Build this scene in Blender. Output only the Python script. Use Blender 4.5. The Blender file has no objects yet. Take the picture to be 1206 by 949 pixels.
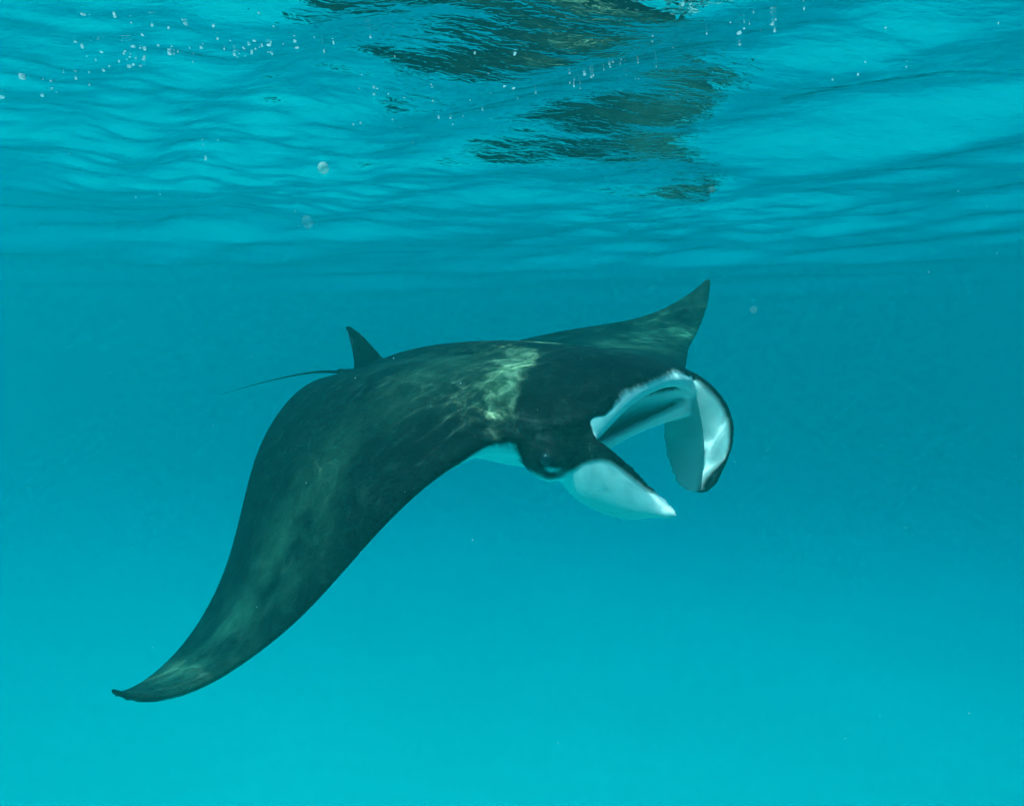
import bpy, bmesh, math, random
import numpy as np
from mathutils import Matrix, Vector
R = math.radians
random.seed(7)
rng = np.random.default_rng(11)
sc = bpy.context.scene
C = sc.collection

# ------------------------------------------------------------------ camera
CAM_Z = -0.81                                   # metres below the mean water level (z = 0)
PITCH = math.atan(54.5 / 822.0)
cam_d = bpy.data.cameras.new('camera')
cam_d.sensor_width = 36.0
cam_d.lens = 36.0 * 822.0 / 1206.0
cam_d.clip_start = 0.02
cam_d.clip_end = 2000.0
cam = bpy.data.objects.new('camera', cam_d)
C.objects.link(cam)
cam.location = (0, 0, CAM_Z)
cam.rotation_euler = (R(90) - PITCH, 0, 0)
sc.camera = cam

# ------------------------------------------------------------------ sky and sun
SUN_TO = Vector((-0.39, -0.38, 0.85)).normalized()      # direction towards the sun
sun_el = math.asin(SUN_TO.z)
sun_az = math.atan2(SUN_TO.x, SUN_TO.y)
w = bpy.data.worlds.new('World')
sc.world = w
w.use_nodes = True
nt = w.node_tree
nt.nodes.clear()
sky = nt.nodes.new('ShaderNodeTexSky')
sky.sky_type = 'NISHITA'
sky.sun_disc = False
sky.sun_elevation = sun_el
sky.sun_rotation = sun_az
bg = nt.nodes.new('ShaderNodeBackground')
bg.inputs['Strength'].default_value = 0.11
wo = nt.nodes.new('ShaderNodeOutputWorld')
nt.links.new(sky.outputs[0], bg.inputs['Color'])
nt.links.new(bg.outputs[0], wo.inputs['Surface'])
sun_d = bpy.data.lights.new('sun', 'SUN')
sun_d.energy = 5.0
sun_d.angle = R(0.6)
sun_d.color = (1.0, 0.96, 0.90)
sun = bpy.data.objects.new('sun', sun_d)
C.objects.link(sun)
sun.location = (-4, -4, 10)
sun.rotation_euler = SUN_TO.to_track_quat('Z', 'Y').to_euler()

# ------------------------------------------------------------------ view
sc.view_settings.view_transform = 'Standard'
sc.view_settings.look = 'None'
sc.view_settings.gamma = 1.0
sc.view_settings.exposure = 1.36
sc.view_settings.use_curve_mapping = False
cy = sc.cycles
cy.use_denoising = True
cy.use_adaptive_sampling = True
cy.adaptive_threshold = 0.02
cy.max_bounces = 8
cy.diffuse_bounces = 2
cy.glossy_bounces = 3
cy.transmission_bounces = 4
cy.transparent_max_bounces = 8
cy.volume_bounces = 3
cy.sample_clamp_indirect = 6.0
cy.caustics_reflective = False
cy.caustics_refractive = True


# ------------------------------------------------------------------ helpers
def tag(o, label=None, cat=None, group=None, kind=None):
    if label: o['label'] = label
    if cat: o['category'] = cat
    if group: o['group'] = group
    if kind: o['kind'] = kind
    return o


def mesh_np(name, verts, faces, smooth=True):
    me = bpy.data.meshes.new(name)
    verts = np.asarray(verts, np.float32)
    faces = np.asarray(faces, np.int32)
    k = faces.shape[1]
    me.vertices.add(len(verts))
    me.vertices.foreach_set('co', verts.ravel())
    me.loops.add(faces.size)
    me.loops.foreach_set('vertex_index', faces.ravel())
    me.polygons.add(len(faces))
    me.polygons.foreach_set('loop_start', np.arange(0, faces.size, k, dtype=np.int32))
    me.polygons.foreach_set('loop_total', np.full(len(faces), k, np.int32))
    me.update(calc_edges=True)
    me.validate()
    if smooth:
        me.polygons.foreach_set('use_smooth', np.ones(len(me.polygons), bool))
    return me


def link(name, me, mat=None, parent=None):
    o = bpy.data.objects.new(name, me)
    C.objects.link(o)
    if mat is not None:
        o.data.materials.clear()
        o.data.materials.append(mat)
    if parent is not None:
        o.parent = parent
    return o


class NT:
    """small node helper"""
    def __init__(self, name):
        self.m = bpy.data.materials.new(name)
        self.m.use_nodes = True
        self.t = self.m.node_tree
        self.t.nodes.clear()
        self.out = self.t.nodes.new('ShaderNodeOutputMaterial')

    def n(self, typ, ins=None, **props):
        nd = self.t.nodes.new(typ)
        for k, v in props.items():
            setattr(nd, k, v)
        for k, v in (ins or {}).items():
            s = nd.inputs[k]
            if hasattr(v, 'is_output') or isinstance(v, bpy.types.NodeSocket):
                self.t.links.new(v, s)
            else:
                s.default_value = v
        return nd

    def math(self, op, a, b=0.0, c=0.0, clamp=False):
        nd = self.n('ShaderNodeMath', operation=op, use_clamp=clamp)
        for i, v in enumerate((a, b, c)):
            if isinstance(v, bpy.types.NodeSocket):
                self.t.links.new(v, nd.inputs[i])
            else:
                nd.inputs[i].default_value = v
        return nd.outputs[0]

    def sstep(self, v, lo, hi):
        nd = self.n('ShaderNodeMapRange', {'Value': v, 'From Min': lo, 'From Max': hi}, interpolation_type='SMOOTHSTEP')
        return nd.outputs['Result']

    def mix(self, f, a, b):
        nd = self.n('ShaderNodeMix', data_type='RGBA')
        for sock, v in ((nd.inputs[0], f), (nd.inputs[6], a), (nd.inputs[7], b)):
            if isinstance(v, bpy.types.NodeSocket):
                self.t.links.new(v, sock)
            else:
                sock.default_value = v
        return nd.outputs[2]

    def noise(self, vec, scale, detail=4.0, rough=0.55, dist=0.0):
        return self.n('ShaderNodeTexNoise', {'Vector': vec, 'Scale': scale, 'Detail': detail, 'Roughness': rough,
                                             'Distortion': dist}).outputs['Fac']


def sst(x, a, b):
    t = np.clip((x - a) / (b - a), 0, 1)
    return t * t * (3 - 2 * t)


# ------------------------------------------------------------------ water surface
_wr = np.random.default_rng(5)
WAVES = []
for lam in np.geomspace(3.2, 0.075, 40):
    ang = R(78) + _wr.normal(0, 0.55)                # travel direction, mostly away from / towards the camera
    slope = 0.022 if lam > 1.0 else (0.054 if lam > 0.30 else 0.044)
    amp = slope * lam / (2 * math.pi)
    WAVES.append((2 * math.pi / lam * math.cos(ang), 2 * math.pi / lam * math.sin(ang), amp, _wr.uniform(0, 6.283), lam))


def wave_h(x, y):
    h = np.zeros(np.broadcast(x, y).shape)
    r = np.hypot(x, y - 2)
    # patches of calmer and rougher water
    e1 = np.sin(1.3 * x + 0.9 * y + 1.0) + np.sin(2.1 * y - 1.0 * x + 0.4) + 0.7 * np.sin(2.9 * x + 1.7 * y + 2.0 * np.sin(1.1 * y))
    env = 0.32 + 0.68 * np.clip(0.5 + 0.36 * e1, 0, 1) ** 1.5
    for kx, ky, a, p, lam in WAVES:
        ph = kx * x + ky * y + p
        e = env if lam < 0.5 else 1.0
        e = e * (1 - sst(r, 1.5 + 1.6 * lam, 3.1 + 4.5 * lam))
        h = h + e * a * (np.sin(ph) + 0.18 * np.cos(2 * ph))
    return h


def graded(lo, hi, step, grow, end):
    a = list(np.arange(lo, hi + 1e-6, step))
    s = step
    while a[-1] < end:
        s *= grow
        a.append(a[-1] + s)
    s = step
    b = []
    v = lo
    while v > -end:
        s *= grow
        v -= s
        b.append(v)
    return np.array(b[::-1] + a)


def grid_mesh(name, xs, ys, hf):
    X, Y = np.meshgrid(xs, ys)
    Z = hf(X, Y)
    V = np.stack([X, Y, Z], -1).reshape(-1, 3)
    nx, ny = len(xs), len(ys)
    i = np.arange(nx - 1)[None, :] + nx * np.arange(ny - 1)[:, None]
    F = np.stack([i, i + 1, i + nx + 1, i + nx], -1).reshape(-1, 4)
    return mesh_np(name, V, F)


m = NT('sea_surface')
pos = m.n('ShaderNodeNewGeometry').outputs['Position']
mp = m.n('ShaderNodeMapping', {'Vector': pos, 'Rotation': (0, 0, R(-10)), 'Scale': (1.0, 2.2, 1.0)}).outputs[0]
rip = m.n('ShaderNodeBump', {'Height': m.noise(mp, 17.0, 2.0, 0.55, 0.6), 'Strength': 0.40, 'Distance': 0.009}).outputs[0]
fr = m.n('ShaderNodeFresnel', {'IOR': 1.333}).outputs[0]
tr = m.n('ShaderNodeBsdfTransparent', {'Color': (0.97, 0.99, 1.0, 1)}).outputs[0]
gl = m.n('ShaderNodeBsdfGlossy', {'Color': (0.98, 0.99, 1.0, 1), 'Roughness': 0.05, 'Normal': rip}).outputs[0]
rf = m.n('ShaderNodeBsdfRefraction', {'IOR': 1.333, 'Roughness': 0.0}).outputs[0]
th = m.n('ShaderNodeMixShader', {0: 0.69, 1: tr, 2: rf}).outputs[0]
mx = m.n('ShaderNodeMixShader', {0: fr, 1: th, 2: gl})
m.t.links.new(mx.outputs[0], m.out.inputs['Surface'])
xs = graded(-3.4, 3.4, 0.0145, 1.05, 150)
ys = graded(0.4, 6.0, 0.0145, 1.05, 150)
ws = link('water_surface', grid_mesh('water_surface', xs, ys, wave_h), m.m)
tag(ws, 'rippled sea surface seen from below, mirroring the dark ray', 'water surface', kind='structure')

ws.cycles.is_caustics_caster = True
sun_d.cycles.is_caustics_light = True

# ------------------------------------------------------------------ sea bed
m = NT('pale_sand')
geo = m.n('ShaderNodeNewGeometry')
pos = geo.outputs['Position']
big = m.noise(pos, 0.25, 3.0)
fine = m.noise(pos, 30.0, 4.0)
col = m.mix(m.sstep(big, 0.35, 0.7), (0.78, 0.74, 0.64, 1), (0.72, 0.68, 0.58, 1))
col = m.mix(m.math('MULTIPLY', fine, 0.3), col, (0.60, 0.57, 0.48, 1))
bm_ = m.n('ShaderNodeBump', {'Height': fine, 'Strength': 0.4, 'Distance': 0.02}).outputs[0]
p = m.n('ShaderNodeBsdfPrincipled', {'Base Color': col, 'Roughness': 0.9, 'Normal': bm_})
p.inputs['Specular IOR Level'].default_value = 0.1
m.t.links.new(p.outputs[0], m.out.inputs['Surface'])
BED = -6.3


def bed_h(X, Y):
    return (BED + 0.5 - 0.066 * np.clip(Y + 0.5 * X, -20, 90) + 0.05 * np.sin(0.5 * X + 0.3 * Y) + 0.07 * np.sin(0.23 * Y - 0.31 * X + 1) +
            0.006 * np.sin(9 * Y + 2.0 * np.sin(0.8 * X) + 1.2 * np.sin(1.7 * X + Y)))


bed = link('seabed', grid_mesh('seabed', graded(-10, 10, 0.12, 1.07, 150), graded(0, 22, 0.10, 1.07, 150), bed_h), m.m)
tag(bed, 'pale sandy sea floor fading into blue haze below the ray', 'seabed', kind='structure')

# ------------------------------------------------------------------ the water itself
m = NT('sea_water')
pv = m.n('ShaderNodeVolumePrincipled')
pv.inputs['Color'].default_value = (0.0, 0.166, 0.144, 1)
pv.inputs['Absorption Color'].default_value = (0.0, 0.83, 0.895, 1)
pv.inputs['Density'].default_value = 0.40
pv.inputs['Anisotropy'].default_value = 0.70
m.t.links.new(pv.outputs[0], m.out.inputs['Volume'])
bm = bmesh.new()
bmesh.ops.create_cube(bm, size=1.0)
for v in bm.verts:
    v.co = Vector((v.co.x * 330, v.co.y * 330, (BED - 7.5) if v.co.z < 0 else 0.45))
me = bpy.data.meshes.new('haze')
bm.to_mesh(me)
bm.free()
hz = link('haze', me, m.m)
tag(hz, 'clear turquoise sea water that fades distant things', 'water', kind='stuff')

# ------------------------------------------------------------------ manta ray
LOC = np.array([-0.1408, 2.9444, -0.1546 + CAM_Z])
YAW, PIT, ROL = -0.77766, -0.06239, 0.21830
SN = np.array([0, .3, .6, .9, 1.2, 1.5, 1.75, 1.95])
LEN_ = np.array([0.80, 0.78, 0.602, 0.441, 0.273, 0.112, 0.043, 0.020])
TEN_ = np.array([-0.85, -0.7475, -0.639, -0.556, -0.476, -0.359, -0.193, 0.000])
PHI_R = np.array([0.364, -0.455, -0.954, -0.485, 0.7255])
PHI_L = np.array([0.0, -0.027, -0.040, 0.210, 1.279])
TW_R, TW_L = 0.3035, -0.4057
PN = np.array([.2, .6, 1.0, 1.5, 1.95])
SS = np.linspace(0, 1.95, 118)


def cub(xs, ys, x):
    g = np.gradient(ys, xs)
    i = np.clip(np.searchsorted(xs, x) - 1, 0, len(xs) - 2)
    h = xs[i + 1] - xs[i]
    t = (x - xs[i]) / h
    return ((2*t**3 - 3*t**2 + 1) * ys[i] + (t**3 - 2*t**2 + t) * h * g[i] +
            (-2*t**3 + 3*t**2) * ys[i+1] + (t**3 - t**2) * h * g[i+1])


def bend_curve(phi):
    f = cub(PN, phi, np.clip(SS, .2, 1.95)) * np.clip(SS / .2, 0, 1)
    ds = SS[1] - SS[0]
    Y = np.concatenate([[0], np.cumsum(np.cos(f[:-1]) * ds)])
    Z = np.concatenate([[0], np.cumsum(np.sin(f[:-1]) * ds)])
    return f, Y, Z


def bend(P):
    out = np.empty_like(P)
    for side, phi, tw in ((-1, PHI_R, TW_R), (1, PHI_L, TW_L)):
        k_ = (P[:, 1] < 0) if side < 0 else (P[:, 1] >= 0)
        Q = P[k_]
        f, Y, Z = bend_curve(phi)
        s = np.abs(Q[:, 1])
        fi = np.interp(s, SS, f)
        Yi = np.interp(s, SS, Y) + np.maximum(s - 1.95, 0)
        Zi = np.interp(s, SS, Z)
        k = np.clip((s - .3) / 1.65, 0, 1)
        t = tw * k ** 1.5
        xc = .1 - .5 * k
        x = xc + (Q[:, 0] - xc) * np.cos(t) - Q[:, 2] * np.sin(t)
        z = (Q[:, 0] - xc) * np.sin(t) + Q[:, 2] * np.cos(t)
        B = np.stack([x, side * (Yi - z * np.sin(fi)), Zi + z * np.cos(fi)], -1)
        wgt = sst(Q[:, 0], .42, .74) * (1 - sst(s, .40, .60))
        wgt = np.maximum(wgt, sst(-Q[:, 0], .80, .95) * (1 - sst(s, .1, .3)))
        out[k_] = B * (1 - wgt[:, None]) + Q * wgt[:, None]
    return out


def le_x(s):
    base = cub(SN, LEN_, np.clip(s, 0, 1.95))
    hs = np.array([0, .12, .22, .28, .33, .38, .44, .52, .62])
    hx = np.array([.865, .865, .86, .845, .80, .72, .655, .635, .594])
    head = cub(hs, hx, np.clip(s, 0, .62))
    return np.where(s < .6, head, base)


def te_x(s):
    base = cub(SN, TEN_, np.clip(s, 0, 1.95))
    # round the rear of the body into the tail root
    return np.where(s < .3, base + (-.93 + .85) * (1 - sst(s, 0, .16)), base)


MW = 0.285                                   # half width of the mouth


def section(y):
    s = abs(y)
    le, te = float(le_x(np.array([s]))[0]), float(te_x(np.array([s]))[0])
    le = max(le, te + .03)
    if s > 1.83:
        k_ = math.sqrt(max(0.0, 1 - ((s - 1.83) / .123) ** 2)) * .85 + .15
        mid_ = te + (le - te) * .5
        le, te = mid_ + (le - mid_) * k_, mid_ + (te - mid_) * k_
    n = 44
    u = 0.5 - 0.5 * np.cos(np.linspace(0, np.pi, n))       # 0 at LE, 1 at TE
    x = le + (te - le) * u
    a = 1 - u
    naca = 5 * (.2969 * np.sqrt(u) - .126 * u - .3516 * u**2 + .2843 * u**3 - .1036 * u**4)
    th = np.interp(s, [0, .3, .6, 1.0, 1.5, 1.95], [.07, .068, .056, .042, .026, .012])
    edge = .0075
    zt = th * naca * 1.25 + edge * (1 - .2 * a)
    zb = -(th * naca * 0.75 + edge * (1 - .2 * a))
    tipf = 1 - .55 * float(sst(np.array([s]), 1.6, 1.93)[0])
    zt, zb = zt * tipf, zb * tipf
    bt = math.exp(-(s / .37) ** 2.0)
    bb = math.exp(-(s / .57) ** 3.0)
    g = np.interp(a, [0, .08, .25, .5, .7, .85, 1], [.06, .28, .74, .99, 1.0, .90, .68])
    g = np.convolve(np.pad(g, 3, mode='edge'), np.ones(7) / 7, 'valid')
    zt = zt + .180 * bt * g
    gb = np.interp(a, [0, .1, .3, .55, .75, .9, 1], [.05, .3, .8, 1, .92, .70, .50])
    zb = zb - .118 * bb * gb
    zb = zb - .062 * math.exp(-((s - .40) / .17) ** 2) * np.exp(-((x - .44) / .24) ** 2) * sst(1 - a, .0, .10)
    head = 1 - float(sst(np.array([s]), .26, .42)[0])
    nose = sst(a, .70, 1.0)
    top_h, bot_h = .018 * head, .010 * head
    zt = zt + top_h * nose
    zb = zb - bot_h * nose
    q = max(0.0, 1 - (s / MW) ** 2.4) if s < MW else 0.0
    # front face: from top of lip into the mouth and out again
    zt0, zb0 = zt[0], zb[0]
    zm = .004
    up = zm + (.088 - zm) * q                              # upper lip edge
    lo = zm + (-.034 - zm) * q                             # lower lip edge
    zb0 = min(zb0, lo - .020)
    zb = zb + (zb0 - zb[0]) * sst(a, .86, 1.0)
    lowback = .070 * q + .02 * head                        # lower jaw sits behind the upper lip
    xb = x - lowback * sst(a, .6, 1.0)
    d = .10 * q
    le_l = le - lowback
    F = []
    F.append((le + .012, zt0 * .55 + up * .45 + .004))
    F.append((le + .012, zt0 * .2 + up * .8))
    F.append((le + .002, up))
    F.append((le - .02 * q - .002, up + .006 * q))
    for k in (.15, .35, .6, .85):
        F.append((le - d * k - .02 * q - .003, up + (.022 * math.sin(k * 3.0)) * q - .055 * k * k * q))
    F.append((le - d - .022 * q - .004, (up + lo) / 2))
    for k in (.85, .6, .35, .15):
        F.append((le_l - (d - .02) * k - .003, lo + (-.05 * math.sin(k * 3.0)) * q + .03 * k * k * q))
    F.append((le_l - .012 * q - .002, lo + .002 * q))
    F.append((le_l + .006, lo - .006))
    F.append((le_l + .008, lo * .6 + zb0 * .4))
    pts = [(x[i], zt[i]) for i in range(n - 1, -1, -1)] + F + [(xb[i], zb[i]) for i in range(n)]
    return [(px, y, pz) for px, pz in pts]


ysec = np.concatenate([np.arange(-1.95, -.5, .03), np.arange(-.5, .5, .0125), np.arange(.5, 1.9501, .03)])
secs = [section(v) for v in ysec]
K = len(secs[0])
V = [p_ for s_ in secs for p_ in s_]
F = []
for i in range(len(secs) - 1):
    for j in range(K):
        j2 = (j + 1) % K
        F.append((i * K + j, (i + 1) * K + j, (i + 1) * K + j2, i * K + j2))
caps = [tuple(range(K)), tuple(range((len(secs) - 1) * K + K - 1, (len(secs) - 1) * K - 1, -1))]
bm = bmesh.new()
bv = [bm.verts.new(v) for v in V]
for f in F + caps:
    bm.faces.new([bv[i] for i in f])


def loft(rings):
    """closed loft of point rings into the body bmesh"""
    rv = [[bm.verts.new(p_) for p_ in r_] for r_ in rings]
    k = len(rings[0])
    for a_, b_ in zip(rv[:-1], rv[1:]):
        for j in range(k):
            bm.faces.new((a_[j], b_[j], b_[(j + 1) % k], a_[(j + 1) % k]))
    bm.faces.new(rv[0][::-1])
    bm.faces.new(rv[-1])


def catm(P, t):
    P = np.asarray(P, float)
    return np.stack([cub(np.linspace(0, 1, len(P)), P[:, i], np.asarray(t)) for i in range(P.shape[1])], -1)


# cephalic fins: centre path, half width and the direction of the front edge
LOBES = {}
LOBE_PATH = {
    -1: dict(path=[(.66, -.305, -.020), (.765, -.322, -.044), (.860, -.315, -.108), (.952, -.275, -.172), (1.045, -.215, -.212)],
             w=[.080, .106, .118, .092, .026], up=[(.20, .0, 1), (.5, .06, 1), (.85, .14, 1), (.85, .22, 1), (.8, .3, .9)]),
    1: dict(path=[(.66, .295, .000), (.77, .318, -.015), (.842, .317, -.102), (.871, .283, -.208), (.898, .228, -.315)],
            w=[.080, .118, .152, .156, .098], up=[(.20, 0, 1), (.6, .05, 1), (.95, .05, .5), (1, -.15, .15), (1, -.25, .10)]),
}
for sd, L in LOBE_PATH.items():
    t = np.linspace(0, 1, 26)
    Pc = catm(L['path'], t)
    wd = catm(np.array(L['w'])[:, None], t)[:, 0]
    up = catm(L['up'], t)
    T = np.gradient(Pc, axis=0)
    T /= np.linalg.norm(T, axis=1)[:, None]
    up = up - (up * T).sum(1)[:, None] * T
    up /= np.linalg.norm(up, axis=1)[:, None]
    out_ = np.cross(up, T) * sd
    out_ *= np.sign((out_ * np.array([0, sd, 0])).sum(1))[:, None]
    rings = []
    for i in range(len(t)):
        ring = []
        thk = .040 - .028 * float(sst(np.array([t[i]]), .1, .75)[0])
        for a_ in np.linspace(0, 2 * np.pi, 26, endpoint=False):
            v_, n_ = math.cos(a_), math.sin(a_)
            cur = -.040 * (v_ * v_) * t[i] + .018 * t[i]          # shallow scoop, edges turned inwards
            ring.append(tuple(Pc[i] + up[i] * wd[i] * v_ + out_[i] * (thk * n_ + cur)))
        rings.append(ring)
    # rounded end
    e_ = Pc[-1] + T[-1] * .030
    rings.append([tuple(e_ + (np.array(p_) - Pc[-1]) * .45) for p_ in rings[-1]])
    loft(rings)
    LOBES[sd] = (Pc, wd, up, out_)


def ellipsoid(c, r, rot=None):
    M = Matrix.Translation(c) @ (rot or Matrix.Identity(4)) @ Matrix.Diagonal((*r, 1))
    bmesh.ops.create_uvsphere(bm, u_segments=24, v_segments=14, radius=1.0, matrix=M)


for sd in (-1, 1):
    ellipsoid((.69, sd * .355, -.040), (.115, .078, .088))
    ellipsoid((.735, sd * .392, -.034), (.056, .040, .050))
# dorsal fin at the root of the tail
rings = []
zs = np.linspace(0.0, .265, 18)
front = np.interp(zs, [0, .03, .06, .14, .225, .265], [-.48, -.53, -.60, -.695, -.810, -.895])
back = np.interp(zs, [0, .03, .08, .15, .22, .265], [-.96, -.945, -.925, -.925, -.940, -.955])
for z_, f_, b_ in zip(zs, front, back):
    cx, hx = (f_ + b_) / 2, max((f_ - b_) / 2, .012)
    hy = .030 * (1 - z_ / .33) * (.35 + .65 * (1 - z_ / .265)) + .007
    rings.append([(cx + hx * math.cos(a_), hy * math.sin(a_), z_ - .01) for a_ in np.linspace(0, 2*np.pi, 22, endpoint=False)])
loft(rings)
# tail stub that the thin tail grows from
rings = []
for i, tt in enumerate(np.linspace(0, 1, 10)):
    r_ = .034 * (1 - tt) + .012 * tt
    rings.append([(-.80 - .30 * tt, r_ * math.cos(a_), .012 + r_ * math.sin(a_)) for a_ in np.linspace(0, 2*np.pi, 14, endpoint=False)])
loft(rings)
bmesh.ops.recalc_face_normals(bm, faces=bm.faces)
me = bpy.data.meshes.new('manta_rest')
bm.to_mesh(me)
bm.free()
tmp = bpy.data.objects.new('manta_rest', me)
C.objects.link(tmp)
md = tmp.modifiers.new('remesh', 'REMESH')
md.mode = 'VOXEL'
md.voxel_size = 0.0075
md.use_smooth_shade = True
ms = tmp.modifiers.new('smooth', 'SMOOTH')
ms.factor = 0.5
ms.iterations = 9
dg = bpy.context.evaluated_depsgraph_get()
ev = tmp.evaluated_get(dg)
bme = bpy.data.meshes.new_from_object(ev)
bpy.data.objects.remove(tmp)
nv = len(bme.vertices)
co = np.empty(nv * 3, np.float32)
bme.vertices.foreach_get('co', co)
co = co.reshape(-1, 3).astype(np.float64)
nr = np.empty(nv * 3, np.float32)
bme.vertices.foreach_get('normal', nr)
nr = nr.reshape(-1, 3).astype(np.float64)
nf = len(bme.polygons)
lt = np.empty(nf, np.int32)
bme.polygons.foreach_get('loop_total', lt)
lv = np.empty(len(bme.loops), np.int32)
bme.loops.foreach_get('vertex_index', lv)
assert (lt == 4).all()
faces = lv.reshape(-1, 4)

# --- colouring of the hide, as smooth fields on the resting shape
x, y, z = co.T
s = np.abs(y)
white = np.where(nr[:, 2] < 0, -nr[:, 2], -nr[:, 2])                       # underside
lead = le_x(s) - x
white = white - 0.55 * (1 - sst(lead, 0.0, .05)) * sst(s, .56, .70)      # dark leading margin
hm = sst(x, .55, .66) * (1 - sst(s, .40, .46))                           # head block
white = white * (1 - hm) + hm * np.clip((-.040 - .048 * sst(x, .55, .62) - z) * 14, -1, 1)
lip = (s < .288) & (nr[:, 0] > .25) & (x > .78) & (x < .888) & (z < .20)
white[lip] = np.maximum(white[lip], (.140 - .075 * sst(s[lip], .14, .29) - z[lip]) * 16)
inner = (s < .30) & (x > .30) & (x < .88) & (z < .10) & (((nr[:, 2] > .0) & (z < .06)) | ((nr[:, 2] < .3) & (z > -.03)) | ((z > -.06) & (z < .05) & (nr[:, 0] > .3)))
white[inner] = 1.0
inner2 = (s < .29) & (x > .32) & (x < .80) & (z < .085) & (z > -.085)
white[inner2] = 1.0
cheek = (s < .300) & (x > .66) & (x < .85) & (z > -.09) & (nr[:, 1] * np.sign(y) < -.2) & (z < .11)
white[cheek] = np.clip((.050 - z[cheek]) * 14, -1, 1)
lobe = np.zeros(nv)
for sd, (Pc, wd, up, out_) in LOBES.items():
    k_ = np.where((y * sd > 0) & (x > .74) & ((s > .25) | (x > .89) | (z < -.10)) & (z < .14))[0]
    Q = co[k_]
    best = np.full(len(k_), 1e9)
    v_ = np.zeros(len(k_)); t_ = np.zeros(len(k_)); fin_ = np.zeros(len(k_))
    for i in range(len(Pc)):
        d_ = Q - Pc[i]
        dist = (d_ ** 2).sum(1) - (d_ @ up[i]) ** 2 * .9
        b_ = dist < best
        best[b_] = dist[b_]
        v_[b_] = ((d_ @ up[i]) / wd[i])[b_]
        fin_[b_] = (nr[k_] @ out_[i])[b_]
        t_[b_] = i / (len(Pc) - 1)
    isin = fin_ < 0
    if sd < 0:
        wv = np.where(isin, (.86 - v_) * 4.0, (.16 + .66 * sst(co[k_, 0], .78, .93) + .5 * sst(co[k_, 0], 1.0, 1.06) - v_) * 2.6)
    else:
        wv = np.where(isin, np.minimum((.92 - v_) * 2.2, (.98 - t_) * 4 + (.25 - v_) * .8), -1.0)
    wv = np.clip(wv, -1, 1)
    bw = sst(co[k_, 0], .75, .87)
    bw = np.where(lip[k_] | inner[k_] | cheek[k_], 0, bw)
    white[k_] = white[k_] * (1 - bw) + wv * bw
    lobe[k_] = bw
white = white - 2.0 * sst(s, 1.74, 1.86)
eye_glint = ((x - .765) / .050) ** 2 + ((s - .41) / .06) ** 2 + ((z + .056) / .024) ** 2
white = np.maximum(white, -1 + 1.35 * np.exp(-eye_glint * .8))  # glint on the eye bulge, painted in as a whitish spot
# let the colour borders run softly over the hide
eg = np.concatenate([faces[:, [0, 1]], faces[:, [1, 2]], faces[:, [2, 3]], faces[:, [3, 0]]])
deg = np.bincount(eg[:, 0], minlength=nv) + np.bincount(eg[:, 1], minlength=nv)
for _ in range(7):
    acc = np.bincount(eg[:, 0], weights=white[eg[:, 1]], minlength=nv) + np.bincount(eg[:, 1], weights=white[eg[:, 0]], minlength=nv)
    white = .4 * white + .6 * acc / np.maximum(deg, 1)
# pale shoulder patches
def pale_field(px, py):
    # band behind the head, narrow near the mid line and wide towards the shoulder
    s_ = np.abs(py)
    front = .38 + .66 * np.clip(s_ - .02, 0, .6)
    core = sst(px, front - .24, front - .09) * (1 - sst(px, front - .07, front + .03))
    halo = sst(px, front - .55, front - .12) * (1 - sst(px, front - .07, front + .03))
    return (.60 * core * (1 - sst(s_, .30, .50)) + .34 * halo) * sst(s_, .0, .10) * (1 - sst(s_, .44, .66))


pale = pale_field(x, y) * (white < 0.1)
mott_sun = (np.exp(-((s - 1.02) / .34) ** 2) * np.exp(-((x - .02) / .20) ** 2) * .9 +  # sunlit patch of the mid wing, painted in as paler hide
        np.exp(-((s - 1.58) / .24) ** 2) * np.exp(-((x + .07) / .16) ** 2) * 1.5 +  # wing tip: greyish hide with sunlight painted in
        np.exp(-((s - .28) / .26) ** 2) * np.exp(-((x - .10) / .34) ** 2) * .65)  # mottling of the back
posed = bend(co)

# thin tail grown on to the stub, in posed space
tl = catm([(-1.02, 0, .010), (-1.28, -.02, -.005), (-1.56, -.07, -.045), (-1.84, -.15, -.10), (-2.10, -.26, -.16)], np.linspace(0, 1, 40))
tv, tf = [], []
for i, c_ in enumerate(tl):
    tt = i / 39
    r_ = .0085 * (1 - tt) ** 1.2 + .0009
    for a_ in np.linspace(0, 2 * np.pi, 10, endpoint=False):
        tv.append((c_[0], c_[1] + r_ * math.cos(a_), c_[2] + r_ * math.sin(a_)))
for i in range(39):
    for j in range(10):
        tf.append((nv + i*10 + j, nv + i*10 + (j+1) % 10, nv + (i+1)*10 + (j+1) % 10, nv + (i+1)*10 + j))
allv = np.vstack([posed, np.array(tv)])
allf = np.vstack([faces, np.array(tf)])
rest = np.vstack([co, np.array(tv)])
pad = np.zeros(len(tv))
bpy.data.meshes.remove(bme)
body_me = mesh_np('body', allv, allf)
for nm, arr in (('white', np.concatenate([white, pad - 1])), ('pale', np.concatenate([pale, pad])), ('mottle_sun', np.concatenate([mott_sun, pad])), ('lobe', np.concatenate([lobe, pad]))):
    at = body_me.attributes.new(nm, 'FLOAT', 'POINT')
    at.data.foreach_set('value', arr.astype(np.float32))
at = body_me.attributes.new('rest', 'FLOAT_VECTOR', 'POINT')
at.data.foreach_set('vector', rest.astype(np.float32).ravel())

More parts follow.
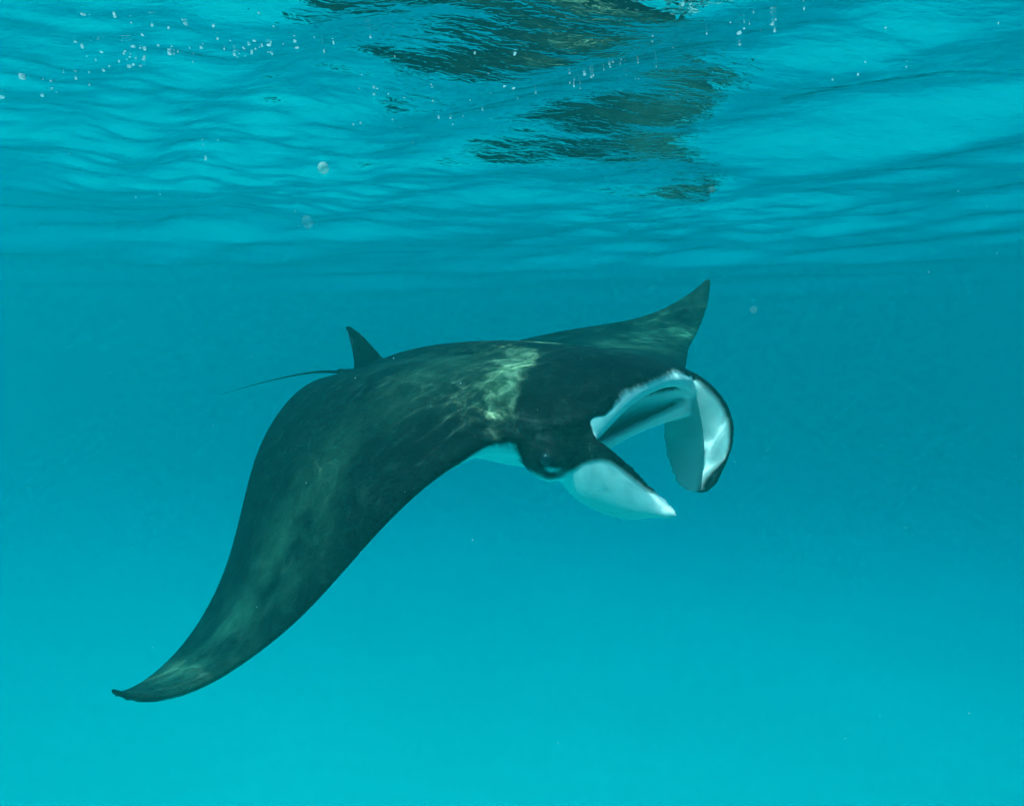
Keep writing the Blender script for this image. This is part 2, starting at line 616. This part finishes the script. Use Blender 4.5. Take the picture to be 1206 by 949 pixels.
m = NT('manta_hide')
rs = m.n('ShaderNodeAttribute', attribute_name='rest').outputs['Vector']
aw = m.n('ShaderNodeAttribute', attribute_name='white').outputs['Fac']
ap = m.n('ShaderNodeAttribute', attribute_name='pale').outputs['Fac']
am = m.n('ShaderNodeAttribute', attribute_name='mottle_sun').outputs['Fac']
al = m.n('ShaderNodeAttribute', attribute_name='lobe').outputs['Fac']
nA = m.noise(rs, 5.0, 5.0, 0.6)
nB = m.noise(rs, 22.0, 5.0, 0.62, 0.5)
nC = m.noise(rs, 90.0, 3.0, 0.6)
stretch = m.n('ShaderNodeMapping', {'Vector': rs, 'Scale': (26, 60, 26)}).outputs[0]
nD = m.noise(stretch, 1.0, 3.0, 0.55)
dark = m.mix(nA, (0.002, 0.005, 0.006, 1), (0.005, 0.011, 0.012, 1))
dark = m.mix(m.math('MULTIPLY', m.sstep(nB, 0.50, 0.74), 0.65), dark, (0.026, 0.052, 0.042, 1))
spot = m.math('MULTIPLY', m.sstep(nC, 0.66, 0.76), 0.55)
dark = m.mix(spot, dark, (0.05, 0.085, 0.065, 1))
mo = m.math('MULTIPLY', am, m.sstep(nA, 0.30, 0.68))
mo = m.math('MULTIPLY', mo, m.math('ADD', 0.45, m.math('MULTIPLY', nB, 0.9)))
dark = m.mix(m.math('MULTIPLY', mo, 0.75, clamp=True), dark, (0.085, 0.165, 0.105, 1))  # painted sun patches on the wings, along with the hide mottling
vein = m.sstep(nB, 0.40, 0.70)
pf = m.math('ADD', ap, m.math('MULTIPLY', m.math('SUBTRACT', nB, 0.5), 1.9))
pf = m.math('MULTIPLY', m.sstep(pf, 0.05, 1.25), m.sstep(ap, 0.0, 0.5))
pcol = m.mix(vein, (0.12, 0.19, 0.10, 1), (0.38, 0.40, 0.24, 1))
hide = m.mix(pf, dark, pcol)
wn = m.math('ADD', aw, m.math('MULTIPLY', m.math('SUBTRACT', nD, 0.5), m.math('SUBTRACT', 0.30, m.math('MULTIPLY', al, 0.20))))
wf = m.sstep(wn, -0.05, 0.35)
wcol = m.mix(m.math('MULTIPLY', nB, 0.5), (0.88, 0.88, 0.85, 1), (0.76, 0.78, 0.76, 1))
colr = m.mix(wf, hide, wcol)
bh = m.math('MULTIPLY', m.math('ADD', m.math('MULTIPLY', nC, 0.5), nB), m.math('SUBTRACT', 1.0, m.math('MULTIPLY', wf, 0.88)))
bp = m.n('ShaderNodeBump', {'Height': bh, 'Strength': 0.5, 'Distance': 0.016}).outputs[0]
p = m.n('ShaderNodeBsdfPrincipled', {'Base Color': colr, 'Roughness': 0.5, 'Normal': bp})
p.inputs['Specular IOR Level'].default_value = 0.04
thin = m.n('ShaderNodeBsdfTranslucent', {'Color': wcol}).outputs[0]
tmix = m.n('ShaderNodeMixShader', {0: m.math('MULTIPLY', m.math('MULTIPLY', al, wf), 0.20), 1: p.outputs[0], 2: thin}).outputs[0]
m.t.links.new(tmix, m.out.inputs['Surface'])

manta = bpy.data.objects.new('manta_ray', None)
C.objects.link(manta)
manta.location = LOC
Rz = Matrix.Rotation(YAW, 4, 'Z')
Ry = Matrix.Rotation(-PIT, 4, 'Y')
Rx = Matrix.Rotation(ROL, 4, 'X')
manta.rotation_euler = (Rz @ Ry @ Rx).to_euler()
manta.empty_display_size = 0.3
tag(manta, 'large black manta ray with pale shoulder patch and wide open white mouth', 'manta ray')
body = link('body', body_me, m.m, manta)
body.cycles.is_caustics_receiver = True

# eyes
m = NT('manta_eye')
lw = m.n('ShaderNodeNewGeometry')
p = m.n('ShaderNodeBsdfPrincipled', {'Base Color': (0.012, 0.014, 0.016, 1), 'Roughness': 0.08})
m.t.links.new(p.outputs[0], m.out.inputs['Surface'])
bm = bmesh.new()
bmesh.ops.create_uvsphere(bm, u_segments=24, v_segments=16, radius=0.022)
for f in bm.faces:
    f.smooth = True
eye_me = bpy.data.meshes.new('eye')
bm.to_mesh(eye_me)
bm.free()
for sd in (-1, 1):
    e = link('eye', eye_me, m.m, manta)
    e.location = (.752, sd * .416, -.024)

# ------------------------------------------------------------------ bubbles added to stand in for sun glints under the surface
m = NT('glint_bubble')
p = m.n('ShaderNodeBsdfPrincipled', {'Base Color': (0.98, 0.98, 0.98, 1), 'Roughness': 0.1}).outputs[0]
tb = m.n('ShaderNodeBsdfTranslucent', {'Color': (0.97, 0.98, 0.98, 1)}).outputs[0]
m.t.links.new(m.n('ShaderNodeMixShader', {0: 0.65, 1: p, 2: tb}).outputs[0], m.out.inputs['Surface'])
BUB = m.m
m = NT('drifting_jelly')
p = m.n('ShaderNodeBsdfPrincipled', {'Base Color': (0.85, 0.87, 0.80, 1), 'Roughness': 0.4, 'Alpha': 0.42})
m.t.links.new(p.outputs[0], m.out.inputs['Surface'])
JEL = m.m


def blob_mesh(name, seed, sub=2):
    b_ = bmesh.new()
    bmesh.ops.create_icosphere(b_, subdivisions=sub, radius=1.0)
    r_ = random.Random(seed)
    ax = [Vector((r_.uniform(-1, 1), r_.uniform(-1, 1), r_.uniform(-1, 1))) for _ in range(3)]
    for v in b_.verts:
        v.co *= 1 + sum(.12 * math.sin(2.2 * v.co.dot(a_) + i) for i, a_ in enumerate(ax))
    for f in b_.faces:
        f.smooth = True
    me_ = bpy.data.meshes.new(name)
    b_.to_mesh(me_)
    b_.free()
    return me_


def ray_dir(px, py):
    dx, dz = (px - 603) / 822.0, -(py - 474.5) / 822.0
    c_, s_ = math.cos(PITCH), math.sin(PITCH)
    return np.array([dx, c_ + dz * s_, -s_ + dz * c_])


def on_surface(px, py):
    d = ray_dir(px, py)
    t_ = -CAM_Z / d[2]
    return d[0] * t_, d[1] * t_


shapes = [blob_mesh('glint_bubble', i) for i in range(5)]
clusters = [(160, 66, 70, 16, 34), (235, 40, 60, 26, 22), (300, 50, 45, 18, 22), (445, 108, 70, 34, 20), (585, 85, 45, 30, 8),
            (700, 100, 70, 36, 26), (60, 105, 55, 18, 12), (870, 25, 90, 22, 16), (1040, 50, 110, 40, 8), (200, 200, 120, 60, 12), (560, 170, 60, 26, 7), (110, 10, 40, 8, 6)]
i_b = 0
for cx_, cy_, sx_, sy_, n_b in clusters:
    for _ in range(max(2, int(n_b * .95))):
        px, py = random.gauss(cx_, sx_ * .6), random.gauss(cy_, sy_ * .7)
        py = min(max(py, -12), 250)
        X_, Y_ = on_surface(px, py)
        o = bpy.data.objects.new('glint_bubble', shapes[i_b % 5])
        if not o.data.materials:
            o.data.materials.append(BUB)
        C.objects.link(o)
        r_ = abs(random.gauss(.0003, .0011)) + .0009
        o.location = (X_, Y_, float(wave_h(np.array(X_), np.array(Y_))) - r_ * .4)
        o.scale = (r_ * random.uniform(.9, 2.8), r_ * random.uniform(.7, 1.3), r_ * random.uniform(.5, .9))
        o.rotation_euler = (0, random.uniform(-.5, .5), random.uniform(0, 6.28))
        o.cycles.is_caustics_receiver = True
        tag(o, 'tiny white bubble standing in for a sun glint just under the rippled water surface', 'bubble', 'bubbles standing in for sun glints under the surface')
        i_b += 1

# four larger drifting specks
m = NT('faint_jelly')
p = m.n('ShaderNodeBsdfPrincipled', {'Base Color': (0.8, 0.85, 0.80, 1), 'Roughness': 0.5, 'Alpha': 0.07})
m.t.links.new(p.outputs[0], m.out.inputs['Surface'])
JEL2 = m.m
for (px, py, dist, rad, lab) in (
        (380, 198, 1.3, .0095, 'round pale jelly drifting under the ripples above the dorsal fin'),
        (362, 262, 1.6, .013, 'faint blurred speck below the round pale jelly'),
        (838, 223, 1.5, .0065, 'small pale speck drifting above the raised wing tip'),
        (888, 365, 1.6, .0075, 'faint pale speck drifting beside the raised wing tip')):
    d = ray_dir(px, py)
    o = link('drifting_speck', blob_mesh('drifting_speck', px), JEL if px == 380 else JEL2)
    o.location = Vector(d * dist) + Vector((0, 0, CAM_Z))
    o.scale = (rad,) * 3
    tag(o, lab, 'speck')

# fine particles hanging in the water
pr = np.random.default_rng(3)
N = 2400
P = np.stack([pr.uniform(-3.2, 3.2, N), pr.uniform(.8, 6, N), pr.uniform(-2.6, -.12, N)], -1)
oct_v = np.array([(1, 0, 0), (-1, 0, 0), (0, 1, 0), (0, -1, 0), (0, 0, 1), (0, 0, -1)], float)
oct_f = np.array([(0, 2, 4), (2, 1, 4), (1, 3, 4), (3, 0, 4), (2, 0, 5), (1, 2, 5), (3, 1, 5), (0, 3, 5)])
rad = .0005 + .0017 * pr.random(N) ** 4
Vp = (P[:, None, :] + oct_v[None] * rad[:, None, None] * pr.uniform(.6, 1.4, (N, 6, 1))).reshape(-1, 3)
Fp = (oct_f[None] + 6 * np.arange(N)[:, None, None]).reshape(-1, 3)
o = link('suspended_particles', mesh_np('suspended_particles', Vp, Fp), BUB)
tag(o, 'fine pale plankton specks hanging in the open water', 'plankton', kind='stuff')
